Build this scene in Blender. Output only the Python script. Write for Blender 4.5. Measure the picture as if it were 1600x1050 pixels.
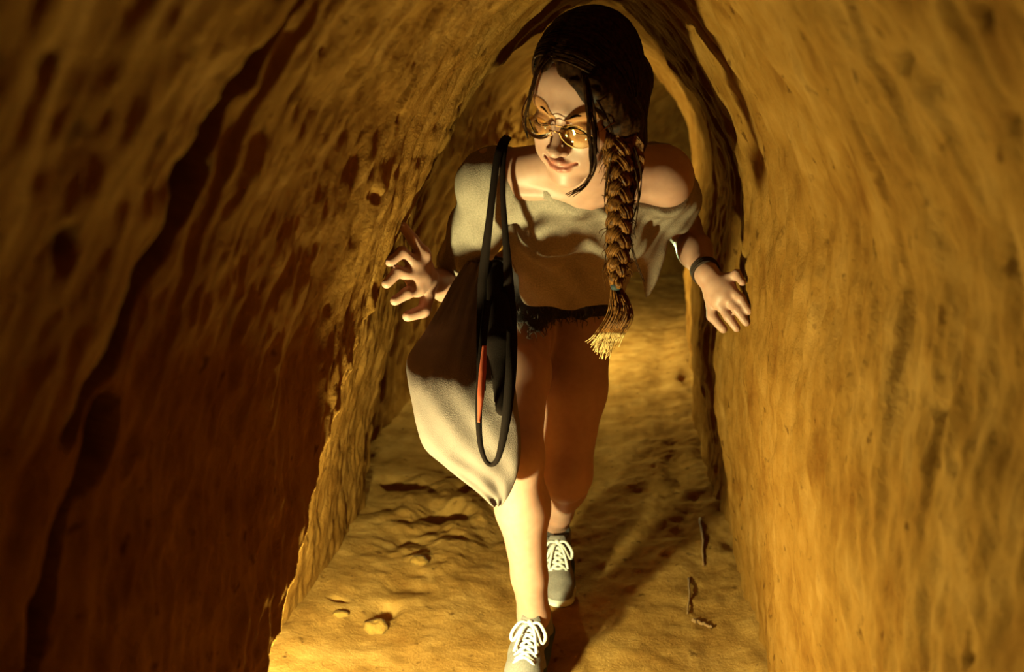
import bpy, math, random
import numpy as np
from mathutils import Vector, Matrix

for o in list(bpy.data.objects):
    bpy.data.objects.remove(o, do_unlink=True)
scene = bpy.context.scene
COL = scene.collection
rng = np.random.default_rng(7)
random.seed(7)

# ------------------------------------------------------------------ camera
FPX, EYE = 1400.0, 1.15                       # focal length in pixels of a 1600 px frame, eye height
PITCH = math.atan(325 / FPX)
YAW = math.atan(125 / FPX * math.cos(PITCH))
cd = bpy.data.cameras.new('camera')
cam = bpy.data.objects.new('camera', cd)
COL.objects.link(cam)
cam.location = (0, 0, EYE)
cam.rotation_euler = (math.pi / 2 - PITCH, 0, YAW)
cd.sensor_width = 36
cd.lens = 36 * FPX / 1600
cd.clip_start = 0.02
cd.dof.use_dof = True
cd.dof.focus_distance = 1.62
cd.dof.aperture_fstop = 4.0
scene.camera = cam

# ------------------------------------------------------------------ world, exposure
w = bpy.data.worlds.new('world')
scene.world = w
w.use_nodes = True
w.node_tree.nodes['Background'].inputs[0].default_value = (1.0, 0.55, 0.2, 1)
w.node_tree.nodes['Background'].inputs[1].default_value = 0.0
vs = scene.view_settings
vs.view_transform = 'Standard'
vs.look = 'None'
vs.exposure = 0.0
vs.gamma = 1.0
vs.use_curve_mapping = False
LAMP_COLOR = (1.0, 1.20, 0.52)
LAMP_POWER = 4500.0        # emission of the bulb by the left wall
FAR_POWER = 4600.0         # emission of the bulb further down the tunnel

# ------------------------------------------------------------------ helpers
_cy, _sy, _cp, _sp = math.cos(YAW), math.sin(YAW), math.cos(PITCH), math.sin(PITCH)
CF = np.array([-_sy * _cp, _cy * _cp, -_sp])
CU = np.array([-_sy * _sp, _cy * _sp, _cp])
CR = np.array([_cy, _sy, 0.0])
CO = np.array([0, 0, EYE])


def W(x, y, d):
    """world point seen at photo position (x, y) standing d metres down the tunnel"""
    v = CF + CR * ((x - 800) / FPX) - CU * ((y - 525) / FPX)
    return CO + v * (d / v[1])


def px(P):
    q = np.asarray(P) - CO
    z = q @ CF
    return 800 + FPX * (q @ CR) / z, 525 - FPX * (q @ CU) / z


def nrm(v):
    v = np.asarray(v, float)
    return v / np.linalg.norm(v)


def sstep(a, b, x):
    t = np.clip((x - a) / (b - a), 0, 1)
    return t * t * (3 - 2 * t)


_LAT = {}


def vnoise(x, y, seed=0):
    if seed not in _LAT:
        _LAT[seed] = np.random.default_rng(seed + 100).random((256, 256)).astype(np.float32) * 2 - 1
    L = _LAT[seed]
    xi, yi = np.floor(x).astype(int), np.floor(y).astype(int)
    fx, fy = x - xi, y - yi
    fx = fx * fx * (3 - 2 * fx)
    fy = fy * fy * (3 - 2 * fy)
    a, b = L[xi & 255, yi & 255], L[(xi + 1) & 255, yi & 255]
    c, d = L[xi & 255, (yi + 1) & 255], L[(xi + 1) & 255, (yi + 1) & 255]
    return (a * (1 - fx) + b * fx) * (1 - fy) + (c * (1 - fx) + d * fx) * fy


def fbm(x, y, seed=0, oct=4, gain=.5):
    s, a, t = 0, 1.0, 0
    for i in range(oct):
        s = s + a * vnoise(x * 2 ** i + 13.7 * i, y * 2 ** i + 7.3 * i, seed + i)
        t += a
        a *= gain
    return s / t


def mesh_obj(name, V, Fc, mat, parent=None, smooth=True, uv=None):
    me = bpy.data.meshes.new(name)
    V = np.asarray(V, np.float32)
    Fc = np.asarray(Fc, np.int32) if not isinstance(Fc, list) else Fc
    if isinstance(Fc, list):
        me.from_pydata(V.tolist(), [], [list(map(int, f)) for f in Fc])
    else:
        n, k = Fc.shape
        me.vertices.add(len(V))
        me.vertices.foreach_set('co', V.ravel())
        me.loops.add(n * k)
        me.loops.foreach_set('vertex_index', Fc.ravel())
        me.polygons.add(n)
        me.polygons.foreach_set('loop_start', np.arange(0, n * k, k, dtype=np.int32))
        me.polygons.foreach_set('loop_total', np.full(n, k, np.int32))
        if uv is not None:
            ul = me.uv_layers.new(name='UVMap')
            ul.data.foreach_set('uv', np.asarray(uv, np.float32)[Fc.ravel()].ravel())
        me.update(calc_edges=True)
    me.validate()
    if smooth:
        me.polygons.foreach_set('use_smooth', np.ones(len(me.polygons), bool))
    if mat:
        me.materials.append(mat)
    o = bpy.data.objects.new(name, me)
    COL.objects.link(o)
    if parent:
        o.parent = parent
    return o


def tag(o, label=None, cat=None, group=None, kind=None):
    for k, v in (('label', label), ('category', cat), ('group', group), ('kind', kind)):
        if v:
            o[k] = v
    return o


def empty(name, loc):
    o = bpy.data.objects.new(name, None)
    COL.objects.link(o)
    o.location = loc
    o.empty_display_size = .05
    return o


def attach(o, parent):
    """parent without moving (mesh data is in world space, parents are only translated)"""
    o.parent = parent
    o.matrix_parent_inverse = Matrix.Identity(4)
    p = Vector((0, 0, 0))
    q = parent
    while q:
        p += q.location
        q = q.parent
    o.location = -p
    return o


class MB:
    """collects pieces for one mesh"""
    def __init__(s):
        s.V, s.F, s.n = [], [], 0

    def add(s, V, F):
        s.V.append(np.asarray(V, float))
        s.F += [[i + s.n for i in f] for f in F]
        s.n += len(V)

    def tube(s, pts, rad, n=8, caps=True, flat=None):
        """tube along pts; rad scalar or list; flat = (axis vector, factor) squashes sections"""
        pts = np.asarray(pts, float)
        m = len(pts)
        rad = np.broadcast_to(np.asarray(rad, float), (m,))
        T = np.gradient(pts, axis=0)
        T /= np.linalg.norm(T, axis=1)[:, None] + 1e-12
        up = np.array([0, 0, 1.]) if abs(T[0][2]) < .9 else np.array([1., 0, 0])
        N = np.cross(T[0], up)
        N /= np.linalg.norm(N)
        V = []
        a = np.linspace(0, 2 * np.pi, n, endpoint=False)
        for i in range(m):
            N = N - T[i] * (N @ T[i])
            N /= np.linalg.norm(N) + 1e-12
            B = np.cross(T[i], N)
            ring = rad[i] * (np.cos(a)[:, None] * N + np.sin(a)[:, None] * B)
            if flat is not None:
                ax = np.asarray(flat[0], float)
                ax = ax / np.linalg.norm(ax)
                ring = ring + (flat[1] - 1) * (ring @ ax)[:, None] * ax
            V.append(pts[i] + ring)
        F = []
        for i in range(m - 1):
            for j in range(n):
                k = (j + 1) % n
                F.append([i * n + j, i * n + k, (i + 1) * n + k, (i + 1) * n + j])
        if caps:
            F.append(list(range(n))[::-1])
            F.append([(m - 1) * n + j for j in range(n)])
        s.add(np.concatenate(V), F)
        return s

    def ribbon(s, pts, wid, nor, thick=.002):
        """flat strap: pts centre line, wid width(s), nor = face normals"""
        pts = np.asarray(pts, float)
        m = len(pts)
        wid = np.broadcast_to(np.asarray(wid, float), (m,))
        nor = np.broadcast_to(np.asarray(nor, float), (m, 3))
        T = np.gradient(pts, axis=0)
        T /= np.linalg.norm(T, axis=1)[:, None]
        V = []
        for i in range(m):
            S = np.cross(T[i], nor[i])
            S /= np.linalg.norm(S)
            Nn = np.cross(S, T[i])
            for a, b in ((-1, -1), (1, -1), (1, 1), (-1, 1)):
                V.append(pts[i] + S * a * wid[i] / 2 + Nn * b * thick / 2)
        F = []
        for i in range(m - 1):
            for j in range(4):
                k = (j + 1) % 4
                F.append([i * 4 + j, i * 4 + k, i * 4 + 4 + k, i * 4 + 4 + j])
        F += [[3, 2, 1, 0], [m * 4 - 4, m * 4 - 3, m * 4 - 2, m * 4 - 1]]
        s.add(V, F)
        return s

    def build(s, name, mat, parent=None, smooth=True):
        o = mesh_obj(name, np.concatenate(s.V), s.F, mat, None, smooth)
        if parent:
            attach(o, parent)
        return o


def spline(P, n):
    """Catmull-Rom through the points, n samples"""
    P = np.asarray(P, float)
    Q = np.vstack([2 * P[0] - P[1], P, 2 * P[-1] - P[-2]])
    t = np.linspace(0, len(P) - 1 - 1e-6, n)
    i = t.astype(int)
    f = (t - i)[:, None]
    a, b, c, d = Q[i], Q[i + 1], Q[i + 2], Q[i + 3]
    return .5 * (2 * b + (c - a) * f + (2 * a - 5 * b + 4 * c - d) * f ** 2 + (3 * b - a - 3 * c + d) * f ** 3)


# ------------------------------------------------------------------ materials
def new_mat(name):
    m = bpy.data.materials.new(name)
    m.use_nodes = True
    nt = m.node_tree
    return m, nt, nt.nodes['Principled BSDF']


def node(nt, kind, **kw):
    n = nt.nodes.new(kind)
    for k, v in kw.items():
        if k.startswith('i_'):
            key = k[2:]
            key = int(key) if key.isdigit() else key.replace('_', ' ')
            n.inputs[key].default_value = v
        else:
            setattr(n, k, v)
    return n


def ramp(nt, fac, stops):
    r = nt.nodes.new('ShaderNodeValToRGB')
    e = r.color_ramp.elements
    while len(e) < len(stops):
        e.new(.5)
    for i, (p, c) in enumerate(stops):
        e[i].position = p
        e[i].color = (*c, 1)
    nt.links.new(fac, r.inputs[0])
    return r.outputs[0]


def soil(name, c0, c1, c2, sx, sy, bump=.006, coord='UV', spots=True):
    m, nt, b = new_mat(name)
    tc = node(nt, 'ShaderNodeTexCoord')
    mp = node(nt, 'ShaderNodeMapping')
    mp.inputs['Scale'].default_value = (sx, sy, 1 if coord == 'UV' else sy)
    nt.links.new(tc.outputs[coord], mp.inputs[0])
    n1 = node(nt, 'ShaderNodeTexNoise', i_Scale=1.0, i_Detail=8.0, i_Roughness=.62)
    nt.links.new(mp.outputs[0], n1.inputs['Vector'])
    n2 = node(nt, 'ShaderNodeTexNoise', i_Scale=5.0, i_Detail=5.0)
    nt.links.new(tc.outputs[coord], n2.inputs['Vector'])
    mix = node(nt, 'ShaderNodeMath', operation='MULTIPLY_ADD')
    nt.links.new(n1.outputs[0], mix.inputs[0])
    mix.inputs[1].default_value = .6
    sc = node(nt, 'ShaderNodeMath', operation='MULTIPLY')
    nt.links.new(n2.outputs[0], sc.inputs[0])
    sc.inputs[1].default_value = .4
    nt.links.new(sc.outputs[0], mix.inputs[2])
    col = ramp(nt, mix.outputs[0], [(.30, c0), (.5, c1), (.70, c2)])
    if spots:
        # dark mineral specks
        n3 = node(nt, 'ShaderNodeTexNoise', i_Scale=30.0, i_Detail=3.0)
        nt.links.new(tc.outputs[coord], n3.inputs['Vector'])
        sp = ramp(nt, n3.outputs[0], [(.27, (.3, .25, .25)), (.36, (1, 1, 1))])
        mm = node(nt, 'ShaderNodeMixRGB', blend_type='MULTIPLY')
        mm.inputs[0].default_value = .8
        nt.links.new(col, mm.inputs[1])
        nt.links.new(sp, mm.inputs[2])
        col = mm.outputs[0]
    nt.links.new(col, b.inputs['Base Color'])
    b.inputs['Roughness'].default_value = .92
    b.inputs['Specular IOR Level'].default_value = 0
    nf = node(nt, 'ShaderNodeTexNoise', i_Scale=100.0, i_Detail=6.0, i_Roughness=.7)
    nt.links.new(tc.outputs[coord], nf.inputs['Vector'])
    ad = node(nt, 'ShaderNodeMath', operation='MULTIPLY_ADD')
    nt.links.new(nf.outputs[0], ad.inputs[0])
    ad.inputs[1].default_value = .8
    nt.links.new(n1.outputs[0], ad.inputs[2])
    bp = node(nt, 'ShaderNodeBump', i_Strength=1.0, i_Distance=bump)
    nt.links.new(ad.outputs[0], bp.inputs['Height'])
    nt.links.new(bp.outputs[0], b.inputs['Normal'])
    return m


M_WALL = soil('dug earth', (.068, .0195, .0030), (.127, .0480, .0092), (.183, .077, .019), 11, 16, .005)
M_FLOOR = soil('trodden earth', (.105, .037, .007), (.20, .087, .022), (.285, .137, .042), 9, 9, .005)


def plain(name, col, rough=.6, noise=None, bump=None, spec=.12, metal=0, sss=0):
    m, nt, b = new_mat(name)
    b.inputs['Base Color'].default_value = (*col, 1)
    b.inputs['Roughness'].default_value = rough
    b.inputs['Specular IOR Level'].default_value = spec
    b.inputs['Metallic'].default_value = metal
    tc = node(nt, 'ShaderNodeTexCoord')
    if noise:
        n = node(nt, 'ShaderNodeTexNoise', i_Scale=noise[0], i_Detail=4.0)
        nt.links.new(tc.outputs['Object'], n.inputs['Vector'])
        a = noise[1]
        c = ramp(nt, n.outputs[0], [(.3, tuple(x * (1 - a) for x in col)), (.7, tuple(min(1, x * (1 + a)) for x in col))])
        nt.links.new(c, b.inputs['Base Color'])
    if bump:
        n = node(nt, 'ShaderNodeTexNoise', i_Scale=bump[0], i_Detail=3.0)
        nt.links.new(tc.outputs['Object'], n.inputs['Vector'])
        bp = node(nt, 'ShaderNodeBump', i_Strength=.8, i_Distance=bump[1])
        nt.links.new(n.outputs[0], bp.inputs['Height'])
        nt.links.new(bp.outputs[0], b.inputs['Normal'])
    if sss:
        b.inputs['Subsurface Weight'].default_value = sss
        b.inputs['Subsurface Radius'].default_value = (1.0, .35, .15)
        b.inputs['Subsurface Scale'].default_value = .008
    return m


def glow(name, col, power):
    m, nt, b = new_mat(name)
    b.inputs['Emission Color'].default_value = (*col, 1)
    b.inputs['Emission Strength'].default_value = power
    b.inputs['Base Color'].default_value = (.8, .8, .8, 1)
    return m


# ------------------------------------------------------------------ the tunnel
NEARP = np.array([(-.425, -.05), (-.403, .27), (-.415, .61), (-.393, .83), (-.347, .975), (-.285, 1.13), (-.232, 1.225),
                  (-.165, 1.315), (-.065, 1.405), (.03, 1.43), (.115, 1.375), (.211, 1.257), (.293, 1.118), (.327, .995),
                  (.325, .83), (.327, .665), (.350, .404), (.40, -.05)])
FARP = np.array([(-.665, -.05), (-.63, .27), (-.55, .61), (-.505, .853), (-.475, 1.03), (-.44, 1.19), (-.375, 1.32),
                 (-.255, 1.43), (-.09, 1.50), (.03, 1.525), (.155, 1.47), (.275, 1.345), (.365, 1.18), (.40, 1.01),
                 (.385, .83), (.378, .665), (.390, .404), (.42, -.05)])
EDGE = np.array([0.85, 0.88, 1.24, 1.60, 1.71, 1.76, 1.86, 2.0, 2.12, 2.18, 2.24, 2.27, 2.27, 2.27, 2.27, 2.27, 2.27, 2.27])
CRACK = [[(500, -30), (485, 0), (430, 70), (365, 150), (325, 240), (300, 320), (265, 400), (215, 490), (195, 560), (150, 630), (120, 690)],
         [(186, 640), (166, 720), (112, 800), (97, 880), (72, 1000), (58, 1060), (50, 1120)]]
# dark pits in the walls: photo x, y, radius px, depth m
PITS = [(100, 385, 20, .016), (1425, 85, 15, .022), (1470, 130, 10, .010), (1470, 640, 7, .006), (1385, 265, 6, .006), (300, 75, 8, .008),
        (1580, 190, 9, .008), (1560, 10, 16, .014), (60, 95, 14, .008), (1430, 280, 6, .006), (1572, 385, 6, .006), (1475, 585, 5, .006),
        (1525, 1030, 8, .008), (520, 85, 6, .008), (1470, 330, 6, .007), (1505, 730, 12, .006), (1080, 45, 6, .006),
        (620, 180, 6, .006), (575, 300, 6, .006), (230, 690, 6, .005)]


def seg_dist(X, Y, poly):
    d = np.full(X.shape, 1e9)
    tt = np.zeros(X.shape)
    for (x0, y0), (x1, y1) in zip(poly[:-1], poly[1:]):
        L2 = (x1 - x0) ** 2 + (y1 - y0) ** 2
        t = np.clip(((X - x0) * (x1 - x0) + (Y - y0) * (y1 - y0)) / L2, 0, 1)
        d = np.minimum(d, np.hypot(X - x0 - t * (x1 - x0), Y - y0 - t * (y1 - y0)))
    return d


def bend(y):
    return .035 * np.clip(y - 2.9, 0, None) ** 1.75 + .25 * np.clip(y - 5.0, 0, None) ** 2


def tunnel():
    ys = np.concatenate([np.linspace(-1.3, .2, 40, endpoint=False), np.linspace(.2, 1.3, 330, endpoint=False),
                         np.linspace(1.3, 2.9, 270, endpoint=False), np.linspace(2.9, 8.5, 220)])
    nu = 520
    t = np.linspace(0, len(NEARP) - 1, nu * 4)
    PN = spline(NEARP, nu * 4)
    L = np.concatenate([[0], np.cumsum(np.linalg.norm(np.diff(PN, axis=0), axis=1))])
    tu = np.interp(np.linspace(0, L[-1], nu), L, t)
    arc = np.linspace(0, L[-1], nu)

    def at(P):
        Q = spline(P, nu * 4)
        return np.stack([np.interp(tu, t, Q[:, k]) for k in range(Q.shape[1])], 1)
    A, Bp = at(NEARP), at(FARP)
    ed = np.interp(tu, np.arange(len(EDGE)), EDGE)
    Y, U = np.meshgrid(ys, arc, indexing='ij')
    # ragged ledge where the near gallery opens into the wider one
    edj = ed[None, :] + .02 * sstep(.2, .6, U) * fbm(U * 7, Y * 0 + 3.3, 41, 3)
    k = sstep(-.002, .024, Y - edj)
    wig = .03 * np.sin(Y * 1.7 + .6) * (Y > 2.3) * sstep(2.3, 3.2, Y)
    X = A[None, :, 0] * (1 - k) + Bp[None, :, 0] * k
    Z = A[None, :, 1] * (1 - k) + Bp[None, :, 1] * k
    # hollow by the lamp, its back turned towards the light
    # a second step, where the lit stretch of the left wall ends
    X = X - .10 * sstep(2.50, 2.57, Y + .03 * fbm(U * 9, Y * 0 + 1.7, 91, 3)) * (1 - sstep(.75, 1.1, U))
    X = X - k * .15 * (1 - sstep(1.2, 1.95, Y)) * (1 - sstep(.45, 1.0, U))
    tan = np.gradient(A, axis=0)
    tan /= np.linalg.norm(tan, axis=1)[:, None]
    nx, nz = -tan[:, 1], tan[:, 0]                    # outward from the void (left wall: -x)
    out = np.where((nx * (A[:, 0] - .0) + nz * (A[:, 1] - .7)) > 0, 1, -1)
    nx, nz = nx * out, nz * out
    # relief: tool strokes run around the arch, slightly tilted; lumps; grain
    Ys = Y + .06 * np.sin(U * 2.0) + .02 * fbm(U * 3, Y * 2, 11, 3)
    D = .006 * fbm(U * 3.4, Ys * 22, 1, 3) + .022 * fbm(U * 2.6, Y * 3.2, 5, 3) + .005 * fbm(U * 28, Y * 36, 9, 3)
    D += .006 * np.abs(fbm(U * 9, Ys * 15, 21, 3))
    side = np.clip(np.abs(nx)[None, :], 0, 1)
    D += .0040 * fbm(U * 16, Y * 60, 31, 2) * side
    roughz = np.exp(-((Y - edj) / .25) ** 2)
    D += .006 * fbm(U * 24, Y * 24, 51, 3) * roughz
    D += .012 * fbm(U * 13, Y * 13, 81, 3) * sstep(2.25, 2.5, Y)
    # sharp scraped strokes
    st = fbm(U * 2.2, Ys * 17, 61, 2)
    D += .007 * sstep(.30, .6, st)
    amp = np.where(Y < .2, .6, 1.0) * sstep(-.02, .12, np.minimum(U, arc[-1] - U) + .06)
    X3, Z3 = X + bend(Y) + wig, Z
    P = np.stack([X3, Y, Z3], -1)
    Xp, Yp = px(P)
    vis = (Y > .22) & (Y < edj + .05)
    left = (U < arc[-1] * .48)
    for ci, poly in enumerate(CRACK):
        d = seg_dist(Xp, Yp, poly)
        wpx = 11 + 3.5 * vnoise(Yp / 40, Xp * 0 + ci, 77)
        g = np.exp(-(d / wpx) ** 6)
        D = D + np.where(vis & left, .14 * g, 0)
    for (x, y, r, dep) in PITS:
        d = np.hypot((Xp - x), (Yp - y) * .8) * (1 + .3 * vnoise(Xp / 9, Yp / 9, 71))
        D = D + np.where(vis, dep * np.exp(-(d / r) ** 4), 0)
    D = D * amp
    X3 = X3 + D * nx[None, :]
    Z3 = Z3 + D * nz[None, :]
    V = np.stack([X3, Y, Z3], -1)
    UV = np.stack([U, Ys], -1)
    n, m = Y.shape
    cut = [0, int(m * .36), int(m * .63), m - 1]
    for name, a, b in (('wall_left', cut[0], cut[1]), ('ceiling', cut[1], cut[2]), ('wall_right', cut[2], cut[3])):
        w_ = b - a + 1
        I = np.arange(n * w_).reshape(n, w_)
        Q = np.stack([I[:-1, :-1], I[:-1, 1:], I[1:, 1:], I[1:, :-1]], -1).reshape(-1, 4)
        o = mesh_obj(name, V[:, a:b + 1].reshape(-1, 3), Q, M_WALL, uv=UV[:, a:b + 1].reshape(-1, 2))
        tag(o, {'wall_left': 'shadowed left wall of the dug earth tunnel with a long crack',
                'ceiling': 'arched earth ceiling of the tunnel with curved tool marks',
                'wall_right': 'lamplit right wall of the dug earth tunnel'}[name], None, None, 'structure')
    # ends of the gallery (behind the camera and round the bend)
    for name, row in (('wall_front', 0), ('wall_back', n - 1)):
        ring = V[row]
        c = ring.mean(0)
        mb = MB()
        VV = np.vstack([ring, c])
        mb.add(VV, [[i, (i + 1) % m, m] for i in range(m)])
        o = mb.build(name, M_WALL)
        tag(o, 'earth face closing the gallery ' + ('behind the camera' if row == 0 else 'round the far bend'), None, None, 'structure')


def flat_hit(x, y):
    v = CF + CR * ((x - 800) / FPX) - CU * ((y - 525) / FPX)
    return CO + v * (-EYE / v[2])


HOLLOWS = [(*flat_hit(a, b)[:2], rx, ry, dep) for a, b, rx, ry, dep in
           ((604, 958, .028, .03, .03), (700, 815, .06, .06, .035), (612, 770, .05, .06, .03), (530, 955, .02, .012, .012), (1075, 600, .04, .1, .03))]


def floor_z(X, Y):
    Xl = X - bend(Y)
    z = .016 * fbm(X * 4, Y * 4, 3, 4) + .005 * fbm(X * 22, Y * 22, 13, 3)
    # banked rubble along both wall feet, trodden hollow in the middle
    z = z + .035 * sstep(.28, .44, Xl) * (1 + .6 * fbm(X * 9, Y * 9, 23, 3)) + .04 * sstep(-.45, -.68, Xl)
    z = z - .012 * np.exp(-((Xl + .06) / .2) ** 2)
    # scuffed ridges right of the path, rough clods left of it
    g = np.exp(-((Xl - .27) / .13) ** 2 - ((Y - 3.0) / .75) ** 2)
    z = z + g * (.03 + .014 * fbm(X * 13 + Y * 4, Y * 11 - X * 5, 33, 4))
    g = np.exp(-((Xl + .42) / .17) ** 2 - ((Y - 2.45) / .38) ** 2)
    z = z + g * (.040 + .045 * fbm(X * 11, Y * 11, 43, 4))
    # small hollows
    for (cx, cy, rx, ry, dep) in HOLLOWS:
        z = z - dep * np.exp(-(((X - cx) / rx) ** 2 + ((Y - cy) / ry) ** 2) ** 1.5)
    return z


def build_floor():
    ys = np.concatenate([np.linspace(-1.3, 1.5, 60, endpoint=False), np.linspace(1.5, 3.2, 300, endpoint=False), np.linspace(3.2, 8.5, 240)])
    xs = np.linspace(-.90, .62, 246)
    Y, X = np.meshgrid(ys, xs, indexing='ij')
    X = X + bend(Y)
    Z = floor_z(X, Y)
    n, m = Y.shape
    I = np.arange(n * m).reshape(n, m)
    Q = np.stack([I[:-1, :-1], I[:-1, 1:], I[1:, 1:], I[1:, :-1]], -1).reshape(-1, 4)
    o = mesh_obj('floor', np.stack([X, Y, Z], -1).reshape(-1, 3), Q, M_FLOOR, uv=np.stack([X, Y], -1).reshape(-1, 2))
    tag(o, 'trodden bare earth floor of the tunnel', None, None, 'structure')


tunnel()
build_floor()


# ------------------------------------------------------------------ lamps (only the bulbs give light)
def lamp(loc, power, label, color=LAMP_COLOR, r=.028):
    e = empty('tunnel_lamp', loc)
    tag(e, label, 'lamp')
    x, y, z = loc
    fz = float(floor_z(np.array(x), np.array(y)))
    mb = MB()
    a = np.linspace(-math.pi / 2, math.pi / 2, 13)
    mb.tube([(x, y, z + r * math.sin(q) * 1.15) for q in a], [max(.0008, r * math.cos(q)) for q in a], 20)
    mb.build('bulb', glow('lamp bulb', color, power), e)
    metal = plain('dark lamp metal', (.05, .045, .04), .5, metal=.6)
    mb = MB()
    mb.tube([(x, y, z - r * 1.15 - .03), (x, y, z - r * 1.15 - .004), (x, y, z - r + .002)], [.017, .017, .014], 16)
    mb.build('socket', metal, e)
    mb = MB()
    mb.tube([(x, y, fz - .005), (x, y, fz + .012), (x, y, fz + .016)], [.045, .045, .03], 20)
    mb.build('base', metal, e)
    mb = MB()
    mb.tube([(x, y, fz + .01), (x, y, z - r * 1.15 - .02)], .007, 10)
    mb.build('stem', metal, e)
    return e


lamp((-.457, 1.20, .28), LAMP_POWER, 'bare bulb lamp standing at the foot of the left wall')
lamp((-.40, 4.6, .45), FAR_POWER, 'bare bulb lamp standing deeper in the tunnel behind the woman')


# ------------------------------------------------------------------ implicit surfaces (smooth unions of limbs, meshed by surface nets)
def axis_pts(lo, hi, h, fine=None):
    """grid coordinates; fine = (a, b, hf) gets a finer step"""
    if fine is None:
        return np.arange(lo, hi + h, h)
    a, b, hf = fine
    return np.concatenate([np.arange(lo, a, h), np.arange(a, b, hf), np.arange(b, hi + h, h)])


class Field:
    def __init__(s, X, Y, Z):
        s.ax = [np.asarray(q, np.float64) for q in (X, Y, Z)]
        s.a = np.full([len(q) for q in s.ax], 1.0, np.float32)

    def _sub(s, lo, hi):
        sl, co = [], []
        for k in range(3):
            i = max(0, np.searchsorted(s.ax[k], lo[k]) - 2)
            j = min(len(s.ax[k]), np.searchsorted(s.ax[k], hi[k]) + 2)
            sl.append(slice(i, j))
            co.append(s.ax[k][i:j])
        return tuple(sl), (co[0][:, None, None], co[1][None, :, None], co[2][None, None, :])

    def put(s, prim, k=.01, op='add'):
        fn, lo, hi = prim
        m = k + .012
        sl, P = s._sub(np.asarray(lo) - m, np.asarray(hi) + m)
        a = s.a[sl]
        if a.size == 0:
            return
        d = fn(*P).astype(np.float32)
        if op == 'add':
            h = np.maximum(k - np.abs(a - d), 0) / k
            r = np.minimum(a, d) - h * h * k * .25
        else:
            h = np.maximum(k - np.abs(a + d), 0) / k
            r = np.maximum(a, -d) + h * h * k * .25
        s.a[sl] = r

    def cut(s, fn, k=.004):
        """keep only where fn <= 0 (whole grid)"""
        d = fn(s.ax[0][:, None, None], s.ax[1][None, :, None], s.ax[2][None, None, :]).astype(np.float32)
        h = np.maximum(k - np.abs(s.a - d), 0) / k
        s.a = np.maximum(s.a, d) + h * h * k * .25

    def warp(s, fn):
        s.a = s.a + fn(s.ax[0][:, None, None], s.ax[1][None, :, None], s.ax[2][None, None, :]).astype(np.float32)

    def mesh(s):
        a = s.a
        ins = a < 0
        n0, n1, n2 = a.shape
        cnt = np.zeros((n0 - 1, n1 - 1, n2 - 1), np.uint8)
        for i in (0, 1):
            for j in (0, 1):
                for k in (0, 1):
                    cnt += ins[i:n0 - 1 + i, j:n1 - 1 + j, k:n2 - 1 + k]
        I, J, K = np.nonzero((cnt > 0) & (cnt < 8))
        key = (I.astype(np.int64) * n1 + J) * n2 + K
        acc = np.zeros((len(I), 3))
        num = np.zeros(len(I))
        cs = [(i, j, k) for i in (0, 1) for j in (0, 1) for k in (0, 1)]
        val = {c: a[I + c[0], J + c[1], K + c[2]].astype(np.float64) for c in cs}
        for c in cs:
            for ax in range(3):
                if c[ax] == 0:
                    e = list(c)
                    e[ax] = 1
                    e = tuple(e)
                    v0, v1 = val[c], val[e]
                    m = (v0 < 0) != (v1 < 0)
                    t = np.where(m, v0 / np.where(m, v0 - v1, 1), 0)
                    p = np.tile(np.array(c, float), (len(I), 1))
                    p[:, ax] = t
                    acc[m] += p[m]
                    num[m] += 1
        acc /= num[:, None]
        V = np.empty((len(I), 3))
        for k, idx in enumerate((I, J, K)):
            g = s.ax[k]
            V[:, k] = g[idx] + acc[:, k] * (g[idx + 1] - g[idx])
        F = []
        for ax in range(3):
            b = [(1, 2), (2, 0), (0, 1)][ax]
            sl0 = [slice(None)] * 3
            sl1 = [slice(None)] * 3
            sl0[ax], sl1[ax] = slice(0, -1), slice(1, None)
            A, B = ins[tuple(sl0)], ins[tuple(sl1)]
            E = np.argwhere(A != B)
            fl = A[A != B]
            ok = (E[:, b[0]] > 0) & (E[:, b[1]] > 0) & (E[:, b[0]] < a.shape[b[0]] - 1) & (E[:, b[1]] < a.shape[b[1]] - 1)
            E, fl = E[ok], fl[ok]
            q = []
            for (u, v) in ((0, 0), (-1, 0), (-1, -1), (0, -1)):
                Q = E.copy()
                Q[:, b[0]] += u
                Q[:, b[1]] += v
                q.append(np.searchsorted(key, (Q[:, 0].astype(np.int64) * n1 + Q[:, 1]) * n2 + Q[:, 2]))
            q = np.stack(q, 1)
            q[~fl] = q[~fl][:, ::-1]
            F.append(q)
        return V, np.concatenate(F)


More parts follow.
